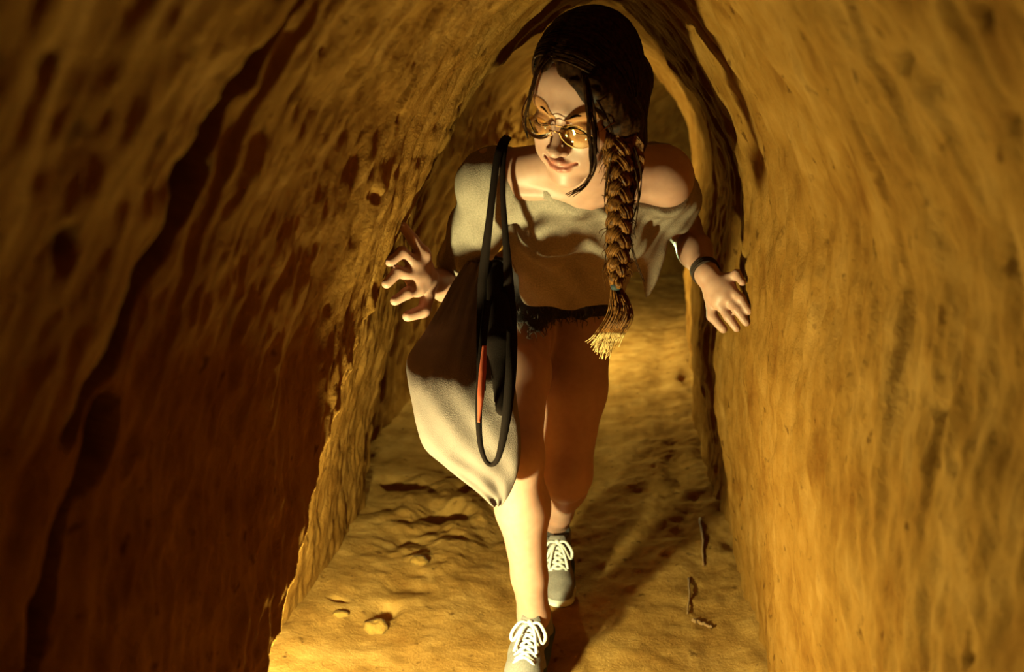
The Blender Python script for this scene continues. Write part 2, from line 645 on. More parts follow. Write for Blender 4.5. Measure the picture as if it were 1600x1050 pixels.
def cap(a, b, ra, rb, flat=None):
    """tapered capsule; flat=(axis, factor>1) makes it thinner along axis"""
    a, b = np.asarray(a, float), np.asarray(b, float)
    if flat is not None:
        fa, ff = nrm(flat[0]), flat[1]

    def fn(X, Y, Z):
        px_, py_, pz_ = X - a[0], Y - a[1], Z - a[2]
        d = b - a
        if flat is not None:
            q = (px_ * fa[0] + py_ * fa[1] + pz_ * fa[2])
            dq = d @ fa
            L2 = max(d @ d, 1e-9)
            t = np.clip((px_ * d[0] + py_ * d[1] + pz_ * d[2]) / L2, 0, 1)
            ex, ey, ez = px_ - t * d[0], py_ - t * d[1], pz_ - t * d[2]
            e = ex * fa[0] + ey * fa[1] + ez * fa[2]
            dist = np.sqrt(ex * ex + ey * ey + ez * ez + (ff * ff - 1) * e * e)
            r = ra + (rb - ra) * t
            return (dist - r) / (1 + (ff - 1) * np.abs(e) / (np.sqrt(ex * ex + ey * ey + ez * ez) + 1e-6))
        L2 = max(d @ d, 1e-9)
        t = np.clip((px_ * d[0] + py_ * d[1] + pz_ * d[2]) / L2, 0, 1)
        return np.sqrt((px_ - t * d[0]) ** 2 + (py_ - t * d[1]) ** 2 + (pz_ - t * d[2]) ** 2) - (ra + (rb - ra) * t)
    m = max(ra, rb)
    return fn, np.minimum(a, b) - m, np.maximum(a, b) + m


def ell(c, frame, rad):
    """ellipsoid; frame rows = local axes"""
    c = np.asarray(c, float)
    Fm = np.asarray(frame, float)
    r = np.asarray(rad, float)

    def fn(X, Y, Z):
        x, y, z = X - c[0], Y - c[1], Z - c[2]
        k0 = k1 = 0
        for i in range(3):
            q = x * Fm[i][0] + y * Fm[i][1] + z * Fm[i][2]
            k0 = k0 + (q / r[i]) ** 2
            k1 = k1 + (q / r[i] ** 2) ** 2
        k0, k1 = np.sqrt(k0), np.sqrt(k1) + 1e-9
        return k0 * (k0 - 1) / k1
    e = np.sqrt(((Fm * r[:, None]) ** 2).sum(0))
    return fn, c - e, c + e


# ------------------------------------------------------------------ person: pose
J = dict(shR=W(772, 284, 1.73), elR=W(724, 448, 1.90), wrR=W(676, 441, 1.735),
         shL=W(1033, 280, 1.76), elL=W(1066, 352, 2.02), wrL=W(1104, 428, 1.85),
         hipR=W(806, 452, 2.08), knR=W(806, 708, 1.73), anR=W(834, 958, 1.80),
         hipL=W(910, 455, 2.10), knL=W(886, 738, 1.94), anL=W(868, 815, 2.20),
         neck=W(915, 268, 1.68), head=W(912, 150, 1.50), pel=W(862, 440, 2.11), chest=W(905, 322, 1.83), waist=W(882, 395, 1.98))
AX = nrm(J['neck'] - J['pel'])                       # spine, up
RX = nrm(J['shL'] - J['shR'])
RX = nrm(RX - AX * (RX @ AX))
NX = np.cross(AX, RX)
if NX[1] > 0:
    NX = -NX                                        # chest faces forward and down
TF = np.array([RX, AX, NX])

# head frame: turned to the viewer's left, chin down, tilted
f0 = nrm(CO - J['head'])
r0 = nrm(CR - f0 * (CR @ f0))
u0 = np.cross(f0, r0)
if u0[2] < 0:
    u0 = -u0
hy, hp, hr = math.radians(20), math.radians(32), math.radians(12)
f1 = math.cos(hy) * f0 - math.sin(hy) * r0
r1 = math.cos(hy) * r0 + math.sin(hy) * f0
f2 = math.cos(hp) * f1 - math.sin(hp) * u0
u2 = math.cos(hp) * u0 + math.sin(hp) * f1


def rollv(v):
    x, y, z = v @ r0, v @ u0, v @ f0
    return r0 * (x * math.cos(hr) + y * math.sin(hr)) + u0 * (y * math.cos(hr) - x * math.sin(hr)) + f0 * z


HF = np.array([rollv(r1), rollv(u2), rollv(f2)])     # rows: viewer-right, up, forward


def Hd(x, y, z):
    return J['head'] + HF[0] * x + HF[1] * y + HF[2] * z


person = empty('person', (-.05, 1.9, 0))
tag(person, 'stooping woman in grey off-shoulder top, black shorts and glasses with a long brown braid', 'person')

M_SKIN, _nt, _b = new_mat('skin')
_b.inputs['Roughness'].default_value = .48
_b.inputs['Specular IOR Level'].default_value = .2
_b.inputs['Subsurface Weight'].default_value = .25
_b.inputs['Subsurface Radius'].default_value = (1.0, .35, .15)
_b.inputs['Subsurface Scale'].default_value = .006
_at = node(_nt, 'ShaderNodeAttribute', attribute_name='tint')
_tc = node(_nt, 'ShaderNodeTexCoord')
_n = node(_nt, 'ShaderNodeTexNoise', i_Scale=60.0, i_Detail=4.0)
_nt.links.new(_tc.outputs['Object'], _n.inputs['Vector'])
_c = ramp(_nt, _n.outputs[0], [(.3, (.245, .106, .078)), (.7, (.28, .125, .092))])
_mx = node(_nt, 'ShaderNodeMixRGB', blend_type='MULTIPLY')
_mx.inputs[0].default_value = 1
_nt.links.new(_c, _mx.inputs[1])
_nt.links.new(_at.outputs['Color'], _mx.inputs[2])
_nt.links.new(_mx.outputs[0], _b.inputs['Base Color'])


def torso_prims(g=0.0):
    n, c = NX, J['chest']
    P = [(ell(J['pel'], TF, (.150 + g, .11 + g, .105 + g)), .03),
         (ell(J['waist'], TF, (.118 + g, .17 + g, .088 + g)), .05),
         (ell(c, TF, (.138 + g, .17 + g, .098 + g)), .05),
         (cap(J['shR'], J['shL'], .050 + g, .050 + g), .05)]
    for s in (-1, 1):
        P.append((ell(c + RX * .062 * s + n * .072 + AX * .02, TF, (.055 + g, .058 + g, .042 + g)), .03))
    return P


def skeleton_body():
    X = axis_pts(-.40, .37, .0036, (-.115, .095, .0019))
    Y = axis_pts(1.34, 2.36, .0036, (1.36, 1.60, .0019))
    Z = axis_pts(.05, 1.345, .0036, (1.05, 1.31, .0019))
    F = Field(X, Y, Z)
    j = J
    for p, k in torso_prims():
        F.put(p, k)
    # neck and shoulders
    nb = j['neck'] + AX * -.02
    hb = Hd(0, -.06, -.03)
    F.put(cap(nb, hb, .054, .050), .035)
    for s in ('shR', 'shL'):
        F.put(cap(hb * .35 + nb * .65, j[s] + AX * .012 - NX * .012, .040, .036), .04)
        F.put(ell(j[s], np.eye(3), (.052, .052, .052)), .03)
        # collar bone
        F.put(cap(nb + NX * .042 + (j[s] - nb) * .12 + AX * .01, j[s] * .85 + nb * .15 + NX * .035 + AX * .022, .009, .008), .018)
    # arms
    for s in 'RL':
        a, b, c = j['sh' + s], j['el' + s], j['wr' + s]
        F.put(cap(a, b, .047, .036), .03)
        F.put(cap(b, b * .45 + c * .55, .037, .034), .02)
        F.put(cap(b * .45 + c * .55, c, .034, .0235), .02)
    # legs
    for s in 'RL':
        a, b, c = j['hip' + s], j['kn' + s], j['an' + s]
        sh = nrm(c - b)
        back = np.array([0, 1.0, 0]) - sh * sh[1]
        back = nrm(back)
        F.put(cap(a, a * .45 + b * .55, .086, .072), .04)
        F.put(cap(a * .45 + b * .55, b, .072, .053), .03)
        F.put(ell(b - back * .012, np.eye(3), (.050, .050, .056)), .02)
        m = b * .66 + c * .34 + back * .014
        F.put(cap(b, m, .050, .054), .03)
        F.put(cap(m, b * .25 + c * .75, .054, .036), .03)
        F.put(cap(b * .25 + c * .75, c, .036, .031), .02)
        F.put(cap(b - back * .02, c - back * .008, .028, .020), .03)
        F.put(cap(c, c + np.array([0, 0, -.04]), .032, .03), .02)
    # hands: palm + digits, each digit its own chain
    hands = {
        'R': dict(palm=[(676, 441, 1.735), (655, 428, 1.668)], n=nrm(np.array([1., -.35, .25])),
                  kn=[(661, 396, 1.663), (648, 412, 1.650), (645, 432, 1.645), (652, 452, 1.650)],
                  dig=[[(661, 396, 1.663), (645, 374, 1.658), (629, 353, 1.651)],
                       [(648, 412, 1.650), (628, 394, 1.628), (609, 409, 1.608)],
                       [(645, 432, 1.645), (622, 424, 1.618), (604, 443, 1.601)],
                       [(652, 452, 1.650), (636, 458, 1.623), (617, 470, 1.608)],
                       [(668, 462, 1.683), (662, 486, 1.663), (637, 494, 1.638)]]),
        'L': dict(palm=[(1104, 428, 1.850), (1124, 456, 1.825)], n=nrm(np.array([-1., -.4, .3])),
                  kn=[(1138, 436, 1.825), (1139, 450, 1.815), (1134, 463, 1.813), (1124, 474, 1.817)],
                  dig=[[(1138, 436, 1.825), (1151, 428, 1.810), (1160, 441, 1.795)],
                       [(1139, 450, 1.815), (1157, 466, 1.795), (1170, 486, 1.785)],
                       [(1134, 463, 1.813), (1151, 483, 1.792), (1166, 504, 1.782)],
                       [(1124, 474, 1.817), (1138, 495, 1.800), (1151, 513, 1.790)],
                       [(1110, 462, 1.840), (1113, 494, 1.830), (1130, 514, 1.810)]])}
    for s, h in hands.items():
        A, B = W(*h['palm'][0]), W(*h['palm'][1])
        F.put(cap(A, B, .024, .036 if s == 'R' else .031, (h['n'], 1.35 if s == 'R' else 1.6)), .016)
        ks = [W(*q) for q in h['kn']]
        for a, b in zip(ks[:-1], ks[1:]):
            F.put(cap(a, b, .0105, .0105), .010)
        for q in ks:
            F.put(cap(A * .4 + B * .6, q, .018 if s == 'R' else .0145, .0135 if s == 'R' else .011), .012)
        for di, d in enumerate(h['dig']):
            p = [W(*q) for q in d]
            r = (.0086 if di in (1, 2, 3) else (.0082 if di == 0 else .0098)) * (1.32 if s == 'R' else 1.14)
            if di == 4:
                F.put(cap(A * .6 + B * .4, p[0], .016, .013), .012)
            F.put(cap(p[0], p[1], r * 1.08, r), .005)
            F.put(cap(p[1], p[2], r, r * .82), .004)
    # head
    E = lambda c, r: ell(Hd(*c), HF, r)
    C = lambda a, b, ra, rb: cap(Hd(*a), Hd(*b), ra, rb)
    F.put(E((0, .035, -.012), (.073, .088, .091)), .02)
    F.put(E((0, -.035, .030), (.060, .080, .060)), .025)
    for s in (-1, 1):
        F.put(C((.050 * s, -.050, .0), (.017 * s, -.104, .066), .020, .014), .025)
        F.put(E((.038 * s, -.030, .064), (.025, .021, .020)), .02)
        F.put(E((.030 * s, -.066, .066), (.022, .022, .018)), .02)
        F.put(C((.012 * s, .018, .086), (.044 * s, .019, .068), .010, .009), .015)
    F.put(E((0, -.112, .074), (.019, .015, .015)), .02)
    F.put(E((0, .040, .060), (.050, .034, .024)), .03)
    # eye sockets, lids over the eyes
    for s in (-1, 1):
        F.put(E((.031 * s, -.003, .097), (.019, .012, .013)), .014, 'sub')
        F.put(E((.0315 * s, -.003, .0765), (.0150, .0125, .0130)), .004)
    # muzzle, nose
    F.put(E((0, -.072, .076), (.027, .022, .017)), .02)
    F.put(C((0, .004, .086), (0, -.036, .108), .0065, .0085), .010)
    F.put(E((0, -.040, .110), (.0105, .0095, .010)), .006)
    for s in (-1, 1):
        F.put(E((.0125 * s, -.043, .099), (.0075, .0075, .0095)), .006)
        F.put(E((.0065 * s, -.051, .104), (.0040, .0035, .0045)), .003, 'sub')
    # lips: gentle smile
    up = [(-.025, -.0685, .083), (-.012, -.0685, .0925), (-.004, -.066, .0955), (0, -.0675, .096), (.004, -.066, .0955), (.012, -.0685, .0925), (.025, -.0685, .083)]
    lo = [(-.023, -.0715, .083), (-.012, -.0785, .0915), (0, -.0805, .0945), (.012, -.0785, .0915), (.023, -.0715, .083)]
    for a, b in zip(up[:-1], up[1:]):
        F.put(C(a, b, .0048, .0048), .004)
    for a, b in zip(lo[:-1], lo[1:]):
        F.put(C(a, b, .0054, .0054), .004)
    ml = [(-.028, -.067, .087), (-.014, -.0728, .0975), (0, -.0735, .101), (.014, -.0728, .0975), (.028, -.067, .087)]
    for a, b in zip(ml[:-1], ml[1:]):
        F.put(C(a, b, .0026, .0026), .003, 'sub')
    # ears
    for s in (-1, 1):
        F.put(ell(Hd(.074 * s, -.012, -.008), HF, (.010, .030, .018)), .008)
        F.put(ell(Hd(.083 * s, -.008, -.004), HF, (.006, .017, .009)), .005, 'sub')
    V, Fc = F.mesh()
    # keep the outer skin above the ankles' cut; feet are inside the shoes
    o = mesh_obj('body', V, Fc, M_SKIN)
    # natural colour differences of the skin: lips, cheeks, knuckles
    q = (V - J['head']) @ HF.T
    lip = np.zeros(len(V))
    for P_, r_ in ((up, .0062), (lo, .0068)):
        for a, b in zip(P_[:-1], P_[1:]):
            a, b = np.array(a), np.array(b)
            d = b - a
            t = np.clip(((q - a) @ d) / (d @ d), 0, 1)
            lip = np.maximum(lip, 1 - sstep(r_ * .85, r_ * 1.12, np.linalg.norm(q - a - t[:, None] * d, axis=1)))
    col = np.ones((len(V), 4), np.float32)
    col[:, :3] = col[:, :3] * (1 - lip[:, None]) + lip[:, None] * np.array([.92, .55, .50])
    for s in (-1, 1):
        ck = np.exp(-(((q - np.array([.04 * s, -.035, .08])) / np.array([.02, .016, .03])) ** 2).sum(1)) * .3
        col[:, :3] *= 1 - ck[:, None] * np.array([.05, .28, .25])
    at = o.data.color_attributes.new('tint', 'FLOAT_COLOR', 'POINT')
    at.data.foreach_set('color', col.ravel())
    attach(o, person)
    return o


body = skeleton_body()

# ------------------------------------------------------------------ clothes
M_SHIRT = plain('grey jersey', (.165, .105, .082), .9, (330, .20), (500, .0014), .05)
M_SHORTS = plain('black shorts cloth', (.018, .009, .009), .9, None, (300, .002), .2)


def shirt():
    h = .0042
    F = Field(np.arange(-.33, .33, h), np.arange(1.52, 2.25, h), np.arange(.74, 1.20, h))
    for p, k in torso_prims(.010):
        F.put(p, k)
    j = J
    # sleeve on the viewer's left: hangs down the upper arm
    e = j['shR'] * .28 + j['elR'] * .72
    F.put(ell(j['shR'], np.eye(3), (.058, .058, .058)), .03)
    F.put(cap(j['shR'], e + (e - j['shR']) * .2 - np.array([.012, .03, 0]), .052, .058), .03)
    # slipped sleeve on the viewer's right
    F.put(cap(j['shL'], j['shL'] * .5 + j['elL'] * .5, .061, .058), .03)
    # cloth hanging loose off the leaning body
    F.put(ell(W(885, 418, 1.95), TF, (.115, .12, .075)), .05)
    F.put(cap(W(850, 380, 1.86), W(860, 462, 1.92), .055, .05), .05)
    F.put(cap(W(960, 370, 1.85), W(935, 455, 1.93), .055, .05), .05)
    F.put(cap(W(1025, 355, 1.86), W(1012, 400, 1.86), .040, .034, (NX, 2.0)), .04)
    F.put(cap(W(1018, 395, 1.86), W(1011, 466, 1.85), .034, .004, (np.array([-.5, -.8, .2]), 2.6)), .02)
    # folds
    def folds(X, Y, Z):
        s = X * RX[0] + Y * RX[1] + Z * RX[2]
        a = X * AX[0] + Y * AX[1] + Z * AX[2]
        return (.0028 * np.sin(s * 62 + 14 * a + 1.5 * np.sin(a * 30)) + .0022 * np.sin(a * 70 + s * 45 + 2 * np.sin(s * 25)) + .0012 * np.sin(s * 150 - a * 90))
    F.warp(folds)
    # neckline: a wide scoop, slipped off one shoulder
    P1, P2, P3 = W(790, 236, 1.66), W(930, 352, 1.67), W(1082, 288, 1.76)
    n = nrm(np.cross(P2 - P1, P3 - P1))
    if n @ (J['head'] - P1) < 0:
        n = -n
    mid = P2

    def neck(X, Y, Z):
        d = (X - mid[0]) * n[0] + (Y - mid[1]) * n[1] + (Z - mid[2]) * n[2]
        return d
    raw = F.a.copy()
    F.cut(neck, .003)
    # hem
    zc = W(880, 474, 1.93)[2]
    F.cut(lambda X, Y, Z: (zc - Z) + .004 * np.sin(X * 60) + .004 * np.sin(X * 33 + Y * 20) - .9 * np.clip(X - .085, 0, .05), .003)
    sd = nrm(e - j['shR'])
    # sleeve hem: only around the arm
    def slv(X, Y, Z):
        d = (X - e[0]) * sd[0] + (Y - e[1]) * sd[1] + (Z - e[2]) * sd[2]
        away = (X - (j['shR'][0] + .035))
        return np.minimum(d, -away * .6)
    F.cut(slv, .003)
    V, Fc = F.mesh()
    o = mesh_obj('shirt', V, Fc, M_SHIRT)
    o['label'] = 'grey off-shoulder jersey top'
    attach(o, person)
    # stitched band along the neckline and the sleeve hem
    G = Field(*F.ax)
    G.a = raw - .0022
    G.cut(lambda X, Y, Z: np.maximum(neck(X, Y, Z) - .001, -neck(X, Y, Z) - .017), .002)
    G.cut(slv, .002)
    attach(mesh_obj('neckband', *G.mesh(), M_SHIRT), o)
    G = Field(*F.ax)
    G.a = raw - .002
    G.cut(lambda X, Y, Z: np.maximum(slv(X, Y, Z) - .001, -((X - e[0]) * sd[0] + (Y - e[1]) * sd[1] + (Z - e[2]) * sd[2]) - .016), .002)
    G.cut(lambda X, Y, Z: X - (j['shR'][0] + .035) + 0 * Y + 0 * Z, .002)
    attach(mesh_obj('sleeve_hem', *G.mesh(), M_SHIRT), o)
    return o, n, mid, e, sd


shirt_o, NECK_N, NECK_P, SLV_P, SLV_D = shirt()


def shorts():
    h = .005
    F = Field(np.arange(-.33, .20, h), np.arange(1.80, 2.32, h), np.arange(.66, .95, h))
    for p, k in torso_prims(.007)[:2]:
        F.put(p, k)
    for s in 'RL':
        a, b = J['hip' + s], J['kn' + s]
        F.put(cap(a, a * .6 + b * .4, .096, .090), .03)
    zc = W(915, 486, 2.0)[2]
    F.cut(lambda X, Y, Z: zc - Z + .003 * np.sin(X * 130) + .25 * np.clip(Y - 2.05, -.2, .2) + .45 * np.clip(-.075 - X, 0, .2), .003)
    F.cut(lambda X, Y, Z: Z - .86 + 0 * X, .003)
    V, Fc = F.mesh()
    o = mesh_obj('shorts', V, Fc, M_SHORTS)
    o['label'] = 'black shorts with frayed lace hem'
    attach(o, person)
    # frayed lace hem
    mb = MB()
    r = np.random.default_rng(3)
    zmin = V[:, 2]
    front = V[(V[:, 2] < zc + .03) & (V[:, 1] < 2.06)]
    for i in range(260):
        p = front[r.integers(len(front))] + r.normal(0, .003, 3)
        L = r.uniform(.008, .026)
        q = p + np.array([r.normal(0, .006), -.006, -L])
        mid = (p + q) / 2 + r.normal(0, .004, 3) + np.array([0, -.004, 0])
        mb.tube(spline([p, mid, q], 5), [.0011, .0011, .001, .001, .0006], 4)
    f = mb.build('lace_fringe', plain('dark lace thread', (.045, .028, .025), .9), o)
    f['kind'] = 'stuff'
    return o


shorts()


# ------------------------------------------------------------------ hair
def hair_mat(name, c0, c1, rough=.38):
    m, nt, b = new_mat(name)
    tc = node(nt, 'ShaderNodeTexCoord')
    n = node(nt, 'ShaderNodeTexNoise', i_Scale=160.0, i_Detail=3.0)
    nt.links.new(tc.outputs['Object'], n.inputs['Vector'])
    c = ramp(nt, n.outputs[0], [(.35, c0), (.65, c1)])
    nt.links.new(c, b.inputs['Base Color'])
    b.inputs['Roughness'].default_value = rough
    b.inputs['Specular IOR Level'].default_value = .02
    return m


M_HAIR = hair_mat('dark brown hair', (.006, .0018, .0007), (.020, .0062, .0018), .5)
M_HAIR2 = hair_mat('lighter brown hair lengths', (.026, .007, .0016), (.105, .034, .008))
M_TIP = hair_mat('pale hair tips', (.22, .11, .04), (.40, .22, .09))  # end of the braid, paler than its lengths

HC, HR_ = np.array([0, .036, -.012]), np.array([.083, .099, .102])     # hair shell in head frame


def on_shell(d, k=1.0):
    d = np.asarray(d, float)
    d = d / np.sqrt(((d / HR_) ** 2).sum())
    return HC + d * k


def hair():
    h = .0030
    c = J['head']
    F = Field(np.arange(c[0] - .16, c[0] + .17, h), np.arange(c[1] - .17, c[1] + .17, h), np.arange(c[2] - .19, c[2] + .18, h))
    F.put(ell(Hd(*HC), HF, HR_ - .003), .01)
    # sweep on the viewer's right, over the temple and ear to the braid
    F.put(cap(Hd(.052, .055, .062), Hd(.078, -.02, .018), .022, .022), .03)
    F.put(cap(Hd(.078, -.01, .018), Hd(.082, -.07, -.005), .024, .018), .03)
    F.put(cap(Hd(.05, .0, -.07), Hd(.078, -.07, -.01), .04, .02), .04)
    F.put(cap(Hd(-.05, .0, -.07), Hd(.03, -.07, -.06), .04, .03), .04)
    # face opening: forehead triangle with the parting left of centre
    def opening(X, Y, Z):
        x = (X - c[0]) * HF[0][0] + (Y - c[1]) * HF[0][1] + (Z - c[2]) * HF[0][2]
        y = (X - c[0]) * HF[1][0] + (Y - c[1]) * HF[1][1] + (Z - c[2]) * HF[1][2]
        z = (X - c[0]) * HF[2][0] + (Y - c[1]) * HF[2][1] + (Z - c[2]) * HF[2][2]
        # hairline height falls away from the parting at x=-.025
        top = .088 - np.where(x < -.022, 2.6 * (-.022 - x), 1.02 * (x + .022))
        top = np.where(x < -.056, -9., top)
        top = np.where(x > .060, -9., top)
        side = np.minimum(.066 + x, .058 - x + .10 * np.clip(y, -.1, .1))
        return -np.minimum(np.minimum((top - y) * .6, side), z - .012)
    d = opening(*[q for q in (F.ax[0][:, None, None], F.ax[1][None, :, None], F.ax[2][None, None, :])])
    F.a = np.maximum(F.a, (-d).astype(np.float32))
    F.cut(lambda X, Y, Z: -(((X - c[0]) * HF[1][0] + (Y - c[1]) * HF[1][1] + (Z - c[2]) * HF[1][2]) + .105), .004)
    # combed relief
    def comb(X, Y, Z):
        x = (X - c[0]) * HF[0][0] + (Y - c[1]) * HF[0][1] + (Z - c[2]) * HF[0][2]
        z = (X - c[0]) * HF[2][0] + (Y - c[1]) * HF[2][1] + (Z - c[2]) * HF[2][2]
        return .0009 * np.sin(z * 420 + x * 120) + .0007 * np.sin(z * 700 - x * 60)
    F.warp(comb)
    V, Fc = F.mesh()
    base = mesh_obj('hair', V, Fc, M_HAIR)
    base['label'] = 'dark brown parted hair'
    attach(base, person)
    # strands from the parting over the sides
    r = np.random.default_rng(5)
    mb, mb2 = MB(), MB()

    def strand(d0, d1, d2, k0=1.0, k1=1.0, rad=.0011, tgt=mb, n=12):
        P = []
        for t in np.linspace(0, 1, n):
            d = (1 - t) ** 2 * d0 + 2 * t * (1 - t) * d1 + t * t * d2
            k = (k0 * (1 - t) + k1 * t) * (1 + .012 * math.sin(t * 3.1))
            P.append(Hd(*on_shell(d, k)))
        tgt.tube(P, [rad * (.6 + .8 * math.sin(math.pi * min(1, .15 + .8 * t))) for t in np.linspace(0, 1, n)], 4)
    for i in range(330):
        t = r.random()
        d0 = np.array([-.022 + r.normal(0, .002), .062 + .05 * math.sin(t * 2.2), .088 - .19 * t])
        e = np.array([.085, -.075 + r.normal(0, .012), -.005 + .03 * (1 - t) + r.normal(0, .012) - .05 * t])
        m = np.array([.085, .065, .075 - .15 * t]) + r.normal(0, .006, 3)
        strand(d0, m, e, 1.0 + r.normal(0, .006), 1.02 + r.normal(0, .02), r.uniform(.0008, .0017))
    for i in range(150):
        t = r.random()
        d0 = np.array([-.024 + r.normal(0, .002), .062 + .05 * math.sin(t * 2.2), .085 - .19 * t])
        e = np.array([-.083, -.06 + r.normal(0, .01), -.03 - .05 * t + r.normal(0, .01)])
        m = np.array([-.085, .06, .060 - .12 * t]) + r.normal(0, .006, 3)
        strand(d0, m, e, 1.0 + r.normal(0, .006), 1.01 + r.normal(0, .01), r.uniform(.0008, .0016))
    mb.build('hair_strands', M_HAIR, base)['kind'] = 'stuff'
    # lighter locks by the ear that sweep down to the braid
    for i in range(130):
        u = r.random()
        P = [Hd(*on_shell(np.array([.030 + .05 * u + r.normal(0, .003), .085 - .05 * u, .075 - .03 * u]), 1.0)), Hd(*on_shell(np.array([.062 + .02 * u + r.normal(0, .002), .035 - .03 * u, .076 - .035 * u]), 1.03)), W(956 + 30 * u + r.normal(0, 3), 190 + 12 * u, 1.455),
             W(984 + 16 * u + r.normal(0, 4), 226, 1.46), W(990 + 8 * u + r.normal(0, 4), 262, 1.475), W(980 + r.normal(0, 5), 310 + 20 * u, 1.49)]
        mb2.tube(spline(P, 16), np.linspace(.0017, .0007, 16), 4)
    mb2.build('side_lock', M_HAIR2, base)['label'] = 'lighter brown locks beside the ear'
    # loose wisps hanging before the face
    mb3 = MB()
    W_ = [[(912, 118, 1.375), (919, 165, 1.37), (924, 215, 1.375), (926, 255, 1.39), (916, 286, 1.40), (886, 305, 1.405)],
          [(914, 120, 1.375), (924, 175, 1.372), (929, 225, 1.38), (929, 262, 1.392), (914, 290, 1.405), (893, 303, 1.41)],
          [(910, 116, 1.376), (917, 160, 1.372), (921, 205, 1.375), (924, 245, 1.385), (922, 270, 1.395)],
          [(917, 122, 1.376), (926, 168, 1.372), (931, 205, 1.38), (933, 240, 1.39)],
          [(858, 88, 1.41), (840, 112, 1.405), (830, 145, 1.41), (824, 180, 1.425)],
          [(856, 90, 1.412), (837, 118, 1.41), (827, 150, 1.415), (821, 190, 1.43), (826, 215, 1.44)],
          [(930, 150, 1.39), (942, 172, 1.385), (952, 192, 1.39), (960, 215, 1.41)],
          [(990, 230, 1.46), (1001, 270, 1.465), (1000, 310, 1.475), (988, 350, 1.49), (985, 395, 1.50)],
          [(985, 235, 1.465), (995, 285, 1.47), (997, 330, 1.48), (990, 368, 1.49)],
          [(980, 240, 1.465), (990, 300, 1.475), (983, 350, 1.485), (992, 400, 1.5), (1004, 440, 1.51)],
          [(955, 240, 1.45), (948, 290, 1.46), (946, 330, 1.475)],
          [(960, 300, 1.475), (950, 350, 1.485), (947, 400, 1.5), (942, 425, 1.51)]]
    for k, q in enumerate(W_):
        for i in range(5 if k < 6 else 2):
            P = [W(a + r.normal(0, 1.6), b + r.normal(0, 1.5), d + r.normal(0, .001)) for a, b, d in q]
            mb3.tube(spline(P, 22), np.linspace(.0014, .0006, 22), 5)
    mb3.build('loose_wisps', M_HAIR, base)
    # braid
    cl = spline([W(952, 196, 1.47), W(962, 228, 1.465), W(968, 262, 1.475), W(968, 330, 1.487), W(965, 400, 1.505), W(963, 446, 1.515)], 70)
    mbs = [MB(), MB(), MB()]
    L = np.concatenate([[0], np.cumsum(np.linalg.norm(np.diff(cl, axis=0), axis=1))])
    for s in range(3):
        ph = L / .078 * 2 * math.pi + s * 2 * math.pi / 3
        wid = np.interp(L / L[-1], [0, .25, .8, 1], [.013, .0125, .011, .005])
        off = np.sin(ph)[:, None] * wid[:, None] * CR + np.sin(2 * ph)[:, None] * .0085 * np.array([0, -1., 0])
        core = cl + off
        rr = np.interp(L / L[-1], [0, .25, .8, 1], [.012, .0125, .0115, .006])
        sm = MB()
        sm.tube(core, rr * .82, 9)
        T = np.gradient(core, axis=0)
        T /= np.linalg.norm(T, axis=1)[:, None]
        for q in range(26):
            a0 = r.uniform(0, 2 * math.pi)
            a = a0 + L * 14
            N = np.cross(T, np.array([0, 1., 0]))
            N /= np.linalg.norm(N, axis=1)[:, None]
            B = np.cross(T, N)
            sm.tube(core + (np.cos(a)[:, None] * N + np.sin(a)[:, None] * B) * (rr * .86)[:, None], .0016, 4)
        b = sm.build('braid_strand', M_HAIR2, base)
    # stray hairs of the braid
    mb4 = MB()
    for i in range(90):
        k = r.integers(8, 66)
        s = r.choice([-1, 1])
        p = cl[k] + CR * s * .014
        q = p + CR * s * r.uniform(.002, .014) + np.array([r.normal(0, .003), -.006, r.uniform(-.03, .004)])
        m = (p + q) / 2 + CR * s * r.uniform(.002, .008)
        mb4.tube(spline([p, m, q], 7), np.linspace(.0008, .0004, 7), 4)
    mb4.build('stray_hairs', M_HAIR2, base)['kind'] = 'stuff'
    t = MB()
    t.tube([cl[-1] + np.array([0, 0, .006]), cl[-1], cl[-1] - np.array([0, 0, .007])], [.0085, .0105, .0085], 14)
    t.build('hair_tie', plain('black elastic', (.01, .01, .011), .7), base)
    tl, tp = MB(), MB()
    for i in range(150):
        a, b = r.normal(0, 1), r.normal(0, 1)
        end = W(943 + 10 * a, 548 + 9 * b - abs(a) * 6, 1.535 + .006 * r.normal())
        mid = W(970 + 8 * a, 492 + 5 * b, 1.515 + .006 * r.normal())
        P = spline([W(963 + 3 * a, 449, 1.515), W(969 + 5.5 * a, 468, 1.513 + .006 * b), mid, W(953 + 9 * a, 524, 1.527), end], 18)
        tl.tube(P[:13], np.linspace(.0012, .0012, 13), 4)
        tp.tube(P[12:], np.linspace(.0012, .0005, 6), 4)
    tl.build('braid_tail', M_HAIR2, base)
    tp.build('braid_tip', M_TIP, base)['label'] = 'pale end of the braid'


hair()


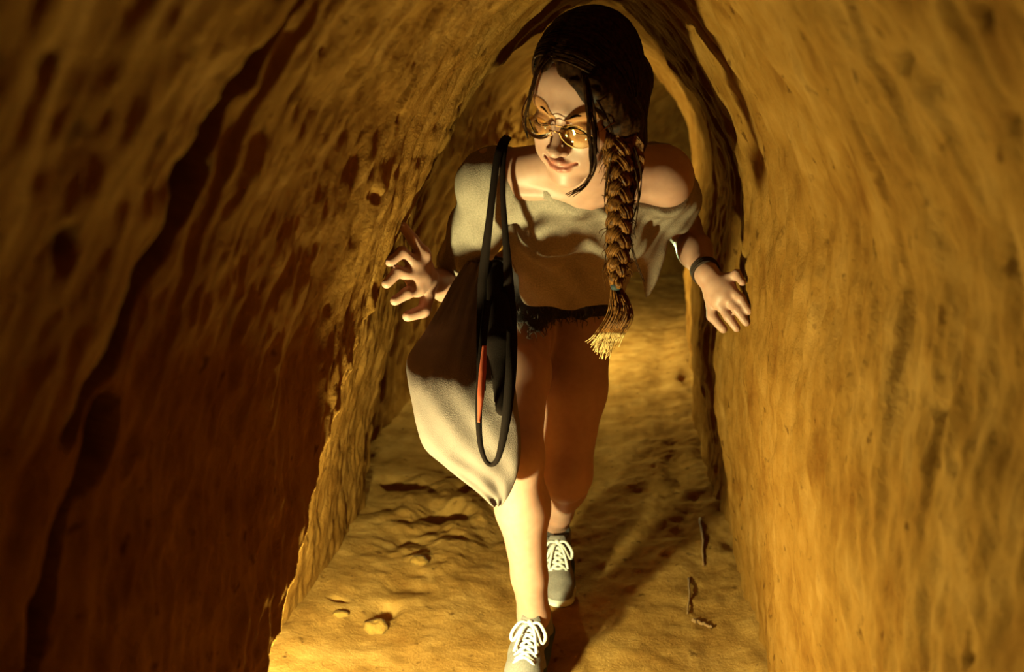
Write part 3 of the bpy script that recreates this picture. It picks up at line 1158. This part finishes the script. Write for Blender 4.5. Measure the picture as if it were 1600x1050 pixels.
# ------------------------------------------------------------------ brows, lashes, glasses
def face_details():
    mb = MB()
    for s in (-1, 1):
        P = spline([Hd(.012 * s, .0135, .0955), Hd(.028 * s, .021, .0915), Hd(.046 * s, .0165, .0775)], 12)
        mb = MB()
        mb.tube(P, [.0012, .0018, .0022, .0024, .0024, .0023, .0021, .0019, .0016, .0013, .001, .0006], 7, flat=(HF[2], .6))
        mb.build('eyebrow', M_HAIR, person)
        mb = MB()
        P = [Hd(.0315 * s + .0152 * math.sin(a), -.0075 - .0035 * math.cos(a), .0765 + .0128 * math.cos(a)) for a in np.linspace(-1.25, 1.25, 14)]
        mb.tube(P, .0009, 5)
        for a in np.linspace(-1.2, 1.2, 22):
            p = np.array(Hd(.0315 * s + .0152 * math.sin(a), -.0075 - .0035 * math.cos(a), .0765 + .0128 * math.cos(a)))
            mb.tube([p, p + HF[2] * .003 - HF[1] * .001 + HF[0] * .0015 * math.sin(a), p + HF[2] * .0055 + HF[0] * .003 * math.sin(a)], [.0005, .0004, .0002], 4)
        mb.build('eyelash', M_HAIR, person)
    g = empty('eyeglasses', (0, 0, 0))
    attach(g, person)
    g['label'] = 'thin-rimmed amber tinted glasses'
    gold = plain('thin brass rim', (.20, .075, .025), .3, metal=1)
    m, nt, b = new_mat('amber lens')
    nt.nodes.remove(b)
    out = nt.nodes['Material Output']
    tr = node(nt, 'ShaderNodeBsdfTransparent')
    tr.inputs[0].default_value = (.93, .82, .60, 1)
    gl = node(nt, 'ShaderNodeBsdfGlossy')
    gl.inputs['Roughness'].default_value = .03
    fr = node(nt, 'ShaderNodeFresnel', i_IOR=1.3)
    mx = node(nt, 'ShaderNodeMixShader')
    nt.links.new(fr.outputs[0], mx.inputs[0])
    nt.links.new(tr.outputs[0], mx.inputs[1])
    nt.links.new(gl.outputs[0], mx.inputs[2])
    nt.links.new(mx.outputs[0], out.inputs[0])
    for s in (-1, 1):
        rim = []
        for a in np.linspace(0, 2 * math.pi, 41):
            x = .0335 + .0265 * math.cos(a) - .003 * math.sin(a)
            y = -.005 + .0225 * math.sin(a) * (1.0 if math.sin(a) < 0 else .92)
            z = .1085 - .55 * max(0, x - .02) ** 1.35 + .10 * y
            rim.append(np.array([x * s, y, z]))
        mb = MB()
        mb.tube([Hd(*q) for q in rim], .0006, 6, caps=False)
        mb.build('rim', gold, g)
        c = np.mean(rim[:-1], 0)
        mb = MB()
        n = len(rim) - 1
        V, F = [], []
        for off in (.0, -.0012):
            V.append(Hd(c[0], c[1], c[2] + .0022 + off))
            for q in rim[:-1]:
                m_ = c * .5 + q * .5
                V.append(Hd(m_[0], m_[1], m_[2] + .0015 + off))
            for q in rim[:-1]:
                V.append(Hd(q[0], q[1], q[2] + off))
        B = 1 + 2 * n
        for k in range(n):
            l = (k + 1) % n
            F += [[0, 1 + k, 1 + l], [1 + k, 1 + n + k, 1 + n + l, 1 + l]]
            F += [[B, B + 1 + l, B + 1 + k], [B + 1 + l, B + 1 + n + l, B + 1 + n + k, B + 1 + k]]
            F += [[1 + n + k, B + 1 + n + k, B + 1 + n + l, 1 + n + l]]
        mb.add(V, F)
        mb.build('lens', m, g)
        mb = MB()
        mb.tube(spline([Hd(.0585 * s, -.002, .099), Hd(.067 * s, .002, .088), Hd(.078 * s, .002, .05), Hd(.083 * s, .0, .0), Hd(.080 * s, -.02, -.02)], 16), .0013, 6)
        mb.build('temple', gold, g)
        mb = MB()
        mb.tube(spline([Hd(.009 * s, -.006, .107), Hd(.0085 * s, -.012, .1045), Hd(.0095 * s, -.018, .104)], 6), .0016, 6)
        mb.build('nose_pad', gold, g)
    mb = MB()
    mb.tube(spline([Hd(-.010, -.004, .1085), Hd(0, -.001, .1125), Hd(.010, -.004, .1085)], 9), .0012, 6)
    mb.tube(spline([Hd(-.016, .0075, .1085), Hd(0, .009, .1110), Hd(.016, .0075, .1085)], 9), .0009, 6)
    mb.build('bridge', gold, g)


face_details()


# ------------------------------------------------------------------ bracelet
def bracelet():
    a, b = J['elL'], J['wrL']
    d = nrm(b - a)
    c = b - d * .012
    s = nrm(np.cross(d, [0, 0, 1.]))
    t = np.cross(s, d)
    mb = MB()
    for k in range(3):
        P = [c + d * .006 * (k - 1) + (s * math.cos(q) + t * math.sin(q)) * .0275 for q in np.linspace(0, 2 * math.pi, 33)]
        mb.tube(P, .0032, 6, caps=False)
    mb.build('bracelet', plain('dark woven cord', (.022, .009, .006), .8, None, (800, .001)), person)['label'] = 'dark woven cord bracelet'


bracelet()


# ------------------------------------------------------------------ shoes
M_SHOE = plain('grey suede', (.12, .085, .08), .85, (300, .2), (500, .001), .2)
M_SHOED = plain('black shoe panel', (.018, .018, .02), .7, None, (400, .001))
M_LACE = plain('white cotton lace', (.42, .36, .35), .85, None, (900, .0008), .2)
M_SOLE = plain('off-white rubber sole', (.36, .31, .29), .6)


def shoe(ankle, toe_dir, pitch, label, ground):
    """toe_dir horizontal heading; pitch = heel lift angle"""
    L = nrm(toe_dir)
    S = np.cross(L, [0, 0, 1.])
    U = np.array([0, 0, 1.])
    # heel lift: rotate about S through the ball of the foot
    cp, sp = math.cos(pitch), math.sin(pitch)
    Lp, Up = L * cp - U * sp, U * cp + L * sp
    base = np.asarray(ankle, float)
    ball = base + L * .115
    ball[2] = ground
    O = ball - Lp * .115                      # point on the sole below the ankle

    def P(l, s, z):
        if l > .115:                          # toes stay flat on the ground
            return ball + L * (l - .115) + S * s + U * z
        return O + Lp * l + S * s + Up * z
    e = empty('shoe', tuple(O))
    e.location = Vector(O) - person.location
    e.parent = person
    e['label'] = label
    fr = np.array([Lp, S, Up])
    ft = np.array([L, S, U])

    def grid():
        c = P(.05, 0, .05)
        h = .003
        return Field(np.arange(c[0] - .13, c[0] + .13, h), np.arange(c[1] - .19, c[1] + .17, h), np.arange(c[2] - .11, c[2] + .13, h))
    # upper
    F = grid()
    F.put(cap(P(-.045, 0, .045), P(.05, 0, .050), .034, .037), .02)
    F.put(cap(P(.04, 0, .052), P(.114, 0, .036), .036, .036), .02)
    F.put(cap(P(.10, 0, .030), P(.155, -.002, .026), .043, .034, (U, 1.35)), .02)
    F.put(cap(P(-.02, 0, .06), P(-.01, 0, .092), .039, .040), .02)
    F.cut(lambda X, Y, Z: (O[0] - X) * Up[0] + (O[1] - Y) * Up[1] + (O[2] - Z) * Up[2] + .012, .003)
    F.put(cap(P(-.005, 0, .085), P(-.004, 0, .14), .033, .034), .004, 'sub')
    attach_o = mesh_obj('upper', *F.mesh(), M_SHOE)
    attach(attach_o, e)
    # sole
    F = grid()
    F.put(cap(P(-.05, 0, .010), P(.06, 0, .010), .036, .036, (Up, 2.6)), .01)
    F.put(cap(P(.05, 0, .010), P(.114, 0, .010), .036, .046, (Up, 3.0)), .01)
    F.put(cap(P(.1151, 0, .010), P(.16, -.002, .011), .046, .038, (U, 3.0)), .01)
    attach(mesh_obj('sole', *F.mesh(), M_SOLE), e)
    # side panels, black on the viewer's right only
    for s in (-1, 1):
        F = grid()
        F.put(cap(P(-.04, .012 * s, .04), P(.06, .014 * s, .046), .0315, .0310, (Up, 1.1)), .01)
        F.put(cap(P(.05, .014 * s, .040), P(.112, .016 * s, .032), .0300, .029, (Up, 1.15)), .01)
        F.cut(lambda X, Y, Z: (O[0] - X) * Up[0] + (O[1] - Y) * Up[1] + (O[2] - Z) * Up[2] + .015, .003)
        attach(mesh_obj('side_panel', *F.mesh(), M_SHOED if s < 0 else M_SHOE), e)
    # tongue
    mb = MB()
    mb.ribbon(spline([P(.112, 0, .070), P(.08, 0, .083), P(.052, 0, .098), P(.036, 0, .122)], 10), [.03, .032, .035, .038, .04, .042, .044, .045, .044, .036], Up * .8 + L * .6, .006)
    mb.build('tongue', M_SHOE, e)
    # laces: crossing bars and a bow
    def top(l):
        return np.interp(l, [.04, .06, .09, .12], [.097, .094, .081, .068])
    rows = np.linspace(.050, .118, 6)
    for k, l in enumerate(rows):
        hw = .021 + .003 * (k % 2)
        l2 = rows[k + 1] if k + 1 < len(rows) else l + .008
        for s in (-1, 1):
            mb = MB()
            Q = spline([P(l, -hw * s, top(l) - .012), P(l, -hw * .6 * s, top(l) + .001), P((l + l2) / 2, 0, top((l + l2) / 2) + .006), P(l2, hw * .6 * s, top(l2) + .001), P(l2, hw * s, top(l2) - .012)], 11)
            mb.tube(Q, .0042, 8, flat=(Up, .6))
            mb.build('lace', M_LACE, e)
    for s in (-1, 1):
        mb = MB()
        t0 = P(.048, 0, .108)
        a = P(.050, .020 * s, .113)
        b = P(.066, .037 * s, .094)
        c_ = P(.083, .031 * s, .086)
        mb.tube(spline([t0, a, b, c_, P(.062, .014 * s, .108), t0], 22), .0040, 8, flat=(Up, .65))
        mb.build('lace_loop', M_LACE, e)
        mb = MB()
        mb.tube(spline([t0, P(.064, .010 * s, .108), P(.088, .018 * s, .096), P(.112, .024 * s, .078)], 12), .0034, 7, flat=(Up, .65))
        mb.build('lace_end', M_LACE, e)
    mb = MB()
    mb.tube([P(.042, 0, .106), P(.048, 0, .110), P(.054, 0, .107)], [.005, .008, .005], 10)
    mb.build('lace_knot', M_LACE, e)
    # sock
    mb = MB()
    mb.tube([P(-.004, 0, .07), P(-.004, 0, .108), P(-.003, 0, .112)], [.034, .0365, .0345], 20)
    mb.build('sock', plain('dark grey sock', (.05, .035, .033), .95), e)
    return e


gR = float(floor_z(J['anR'][0], J['anR'][1] - .1))
shoe(J['anR'], np.array([-.10, -1, 0]), 0.0, 'grey laced sneaker on the forward foot', gR)
gL = float(floor_z(J['anL'][0], J['anL'][1] - .1))
shoe(J['anL'] + np.array([0, 0, 0]), np.array([.10, -1, 0]), math.radians(14), 'grey laced sneaker on the trailing foot', gL)


# ------------------------------------------------------------------ shoulder bag
M_BAG = plain('pale pinkish canvas', (.085, .050, .044), .9, (25, .10), (600, .0015), .15)
M_STRAP = plain('black webbing', (.006, .0026, .002), .9, None, (900, .001), .03)
M_STRAP_LIT = plain('red lit strap edge', (.20, .030, .012), .8)  # lamplight on the loop's edge, put into the colour as red


def tote():
    e = empty('shoulder_bag', tuple(W(770, 790, 1.60)))
    tag(e, 'pale canvas tote bag with black straps hanging from the woman\'s shoulder', 'bag')
    # photo-left x, photo-right x, photo y, distance, half thickness
    S = [(730, 772, 408, 1.745, .008), (708, 778, 440, 1.730, .010), (686, 784, 480, 1.695, .012), (662, 790, 520, 1.645, .016), (637, 797, 558, 1.595, .022),
         (637, 803, 590, 1.566, .030), (645, 808, 630, 1.555, .036), (652, 812, 665, 1.556, .037), (664, 814, 698, 1.562, .034), (694, 812, 724, 1.570, .028),
         (724, 806, 749, 1.580, .020), (750, 796, 772, 1.588, .012), (768, 784, 790, 1.592, .003)]
    S = np.array(S)
    t = np.linspace(0, len(S) - 1, 90)
    Q = spline(S, 90)
    n = 96
    V = []
    for i, (xl, xr, y, d, th) in enumerate(Q):
        A, B = W(xl, y, d + .012), W(xr, y, d + .012)
        c, hx = (A + B) / 2, (B - A) / 2
        fwd = np.array([0, -1.0, -.12])
        k = t[i] / (len(S) - 1)
        for q in range(n):
            a = 2 * math.pi * q / n
            ca, sa = math.cos(a), math.sin(a)
            px_ = math.copysign(abs(ca) ** .9, ca)
            dep = math.copysign(abs(sa) ** .75, sa)
            # gathers at the top fading downward, soft creases below
            pl = .0055 * max(0, 1 - k * 2.1) * (math.sin(px_ * 11 + 1 + 2 * math.sin(px_ * 4)) + .5 * math.sin(px_ * 27 + 3 * k))
            cr = .0045 * math.sin(px_ * 5 + k * 11) * math.sin(k * 9 + 2 * px_) + .0032 * math.sin(px_ * 9 - k * 27) * sstep(.35, .5, k)
            V.append(c + hx * px_ + fwd * (th * dep + (pl + cr) * abs(sa)))
    V = np.array(V)
    m = len(Q)
    F = []
    for i in range(m - 1):
        for q in range(n):
            k = (q + 1) % n
            F.append([i * n + q, i * n + k, (i + 1) * n + k, (i + 1) * n + q])
    F += [list(range(n)), [(m - 1) * n + q for q in range(n)][::-1]]
    mb = MB()
    mb.add(V, F)
    mb.build('bag_body', M_BAG, e)
    fw = np.array([.15, -1, .1])
    # straps from the shoulder to the bag mouth
    for nm, pts, wd, mat in (
            ('strap', [(792, 214, 1.74), (784, 224, 1.66), (776, 252, 1.640), (770, 300, 1.635), (764, 350, 1.640), (758, 400, 1.665), (754, 440, 1.668), (752, 500, 1.645), (752, 560, 1.565), (752, 610, 1.522)], [.012, .013, .013, .013, .014, .017, .018, .018, .018, .016], M_STRAP),
            ('strap', [(796, 214, 1.76), (790, 226, 1.665), (786, 256, 1.645), (786, 310, 1.64), (790, 370, 1.645), (794, 430, 1.65), (796, 490, 1.64), (796, 540, 1.60)], [.010, .010, .010, .010, .012, .018, .026, .030], M_STRAP),
            ('strap_loop', [(762, 470, 1.630), (756, 520, 1.560), (751, 580, 1.518), (748, 640, 1.492), (750, 690, 1.490), (758, 718, 1.493), (768, 726, 1.495), (778, 716, 1.493), (787, 680, 1.490), (794, 630, 1.495), (799, 570, 1.515), (800, 510, 1.560)],
             [.014, .014, .013, .012, .010, .008, .008, .010, .014, .018, .020, .018], M_STRAP),
            ('strap_lit_edge', [(757, 540, 1.540), (754, 580, 1.516), (751, 620, 1.496), (748, 660, 1.488)], [.008, .013, .012, .004], M_STRAP_LIT)):  # red ribbon painting the lit edge of the loop
        P = spline([W(*q) for q in pts], 60)
        wid = np.interp(np.linspace(0, 1, 60), np.linspace(0, 1, len(wd)), wd)
        b = MB()
        b.ribbon(P, wid, fw, .0025)
        b.build(nm, mat, e)
    # bag opening beside the hip, its dark interior drawn as a solid black shape
    F2 = Field(np.arange(-.24, -.10, .004), np.arange(1.46, 1.72, .004), np.arange(.60, .92, .004))
    F2.put(cap(W(775, 420, 1.69), W(782, 540, 1.58), .018, .026, (fw, 2.0)), .02)
    F2.put(cap(W(782, 540, 1.575), W(784, 640, 1.515), .024, .012, (fw, 2.2)), .02)
    attach(mesh_obj('bag_opening_dark', *F2.mesh(), M_STRAP), e)
    return e


tote()


# ------------------------------------------------------------------ bits lying on the floor
def ground_at(x, y):
    d = 2.0
    for _ in range(30):
        p = W(x, y, d)
        d *= 1 + (p[2] - float(floor_z(p[0], p[1]))) / EYE
    return W(x, y, d)


M_TWIG = plain('dry twig', (.15, .066, .028), .9, (200, .3), (300, .002))
M_STONE = plain('ochre clod', (.16, .07, .014), .95, (60, .25), (120, .004))


def twig(pts, r, label, lift=0):
    P = [ground_at(*q) for q in pts]
    P = [p + np.array([0, 0, r * .8 + lift * i / max(1, len(P) - 1)]) for i, p in enumerate(P)]
    Q = spline(P, 14)
    rs = np.random.default_rng(int(pts[0][0]))
    Q[1:-1] += rs.normal(0, r * .25, (12, 3))
    e = mesh_obj('twig', *(lambda b: (np.concatenate(b.V), b.F))(MB().tube(Q, np.linspace(r, r * .6, 14), 8)), M_TWIG)
    tag(e, label, 'twig', 'twigs on the tunnel floor')


twig([(1094, 812), (1098, 845), (1099, 885)], .0045, 'pale dry twig lying in the shadow edge by the right wall')
twig([(1076, 905), (1077, 935), (1074, 960)], .003, 'thin dark twig lying in the deep shadow on the floor')
twig([(1082, 970), (1096, 976), (1112, 983)], .005, 'short thick twig lying in lamplight by the right wall')


def stone(x, y, rx, ry, rz, seed, label, sink=.4):
    c = ground_at(x, y)
    r = np.random.default_rng(seed)
    V, F = [], []
    n, m = 14, 20
    for i in range(n + 1):
        a = math.pi * i / n
        for j in range(m):
            b = 2 * math.pi * j / m
            d = np.array([math.sin(a) * math.cos(b), math.sin(a) * math.sin(b), math.cos(a)])
            k = 1 + .22 * vnoise(np.array(d[0] * 2.2 + seed), np.array(d[1] * 2.2 + d[2] * 1.7), seed) + .08 * vnoise(np.array(d[0] * 6), np.array(d[1] * 6 + d[2] * 5), seed + 1)
            V.append(c + d * k * np.array([rx, ry, rz]) + np.array([0, 0, rz * (1 - sink)]))
    for i in range(n):
        for j in range(m):
            l = (j + 1) % m
            F.append([i * m + j, (i + 1) * m + j, (i + 1) * m + l, i * m + l])
    o = mesh_obj('earth_clod', np.array(V), F, M_STONE)
    tag(o, label, 'clod', 'earth clods on the tunnel floor')


stone(586, 985, .032, .022, .016, 3, 'pale rounded clod beside a small pit near the lamp')
stone(532, 962, .022, .012, .008, 5, 'small flat clod against the foot of the left wall')
stone(655, 880, .022, .02, .012, 13, 'small clod in the rough patch left of the shin')


# pale root end poking out of the dark left wall
def root():
    P = [W(378, 915, 1.005), W(388, 903, .99), (W(396, 893, .985)), W(392, 884, .99), W(398, 880, 1.0)]
    b = MB().tube(spline(P, 14), np.linspace(.0008, .003, 14), 7)
    o = mesh_obj('root_end', np.concatenate(b.V), b.F, M_TWIG)
    tag(o, 'tiny pale root end poking out of the dark left wall', 'root')


root()
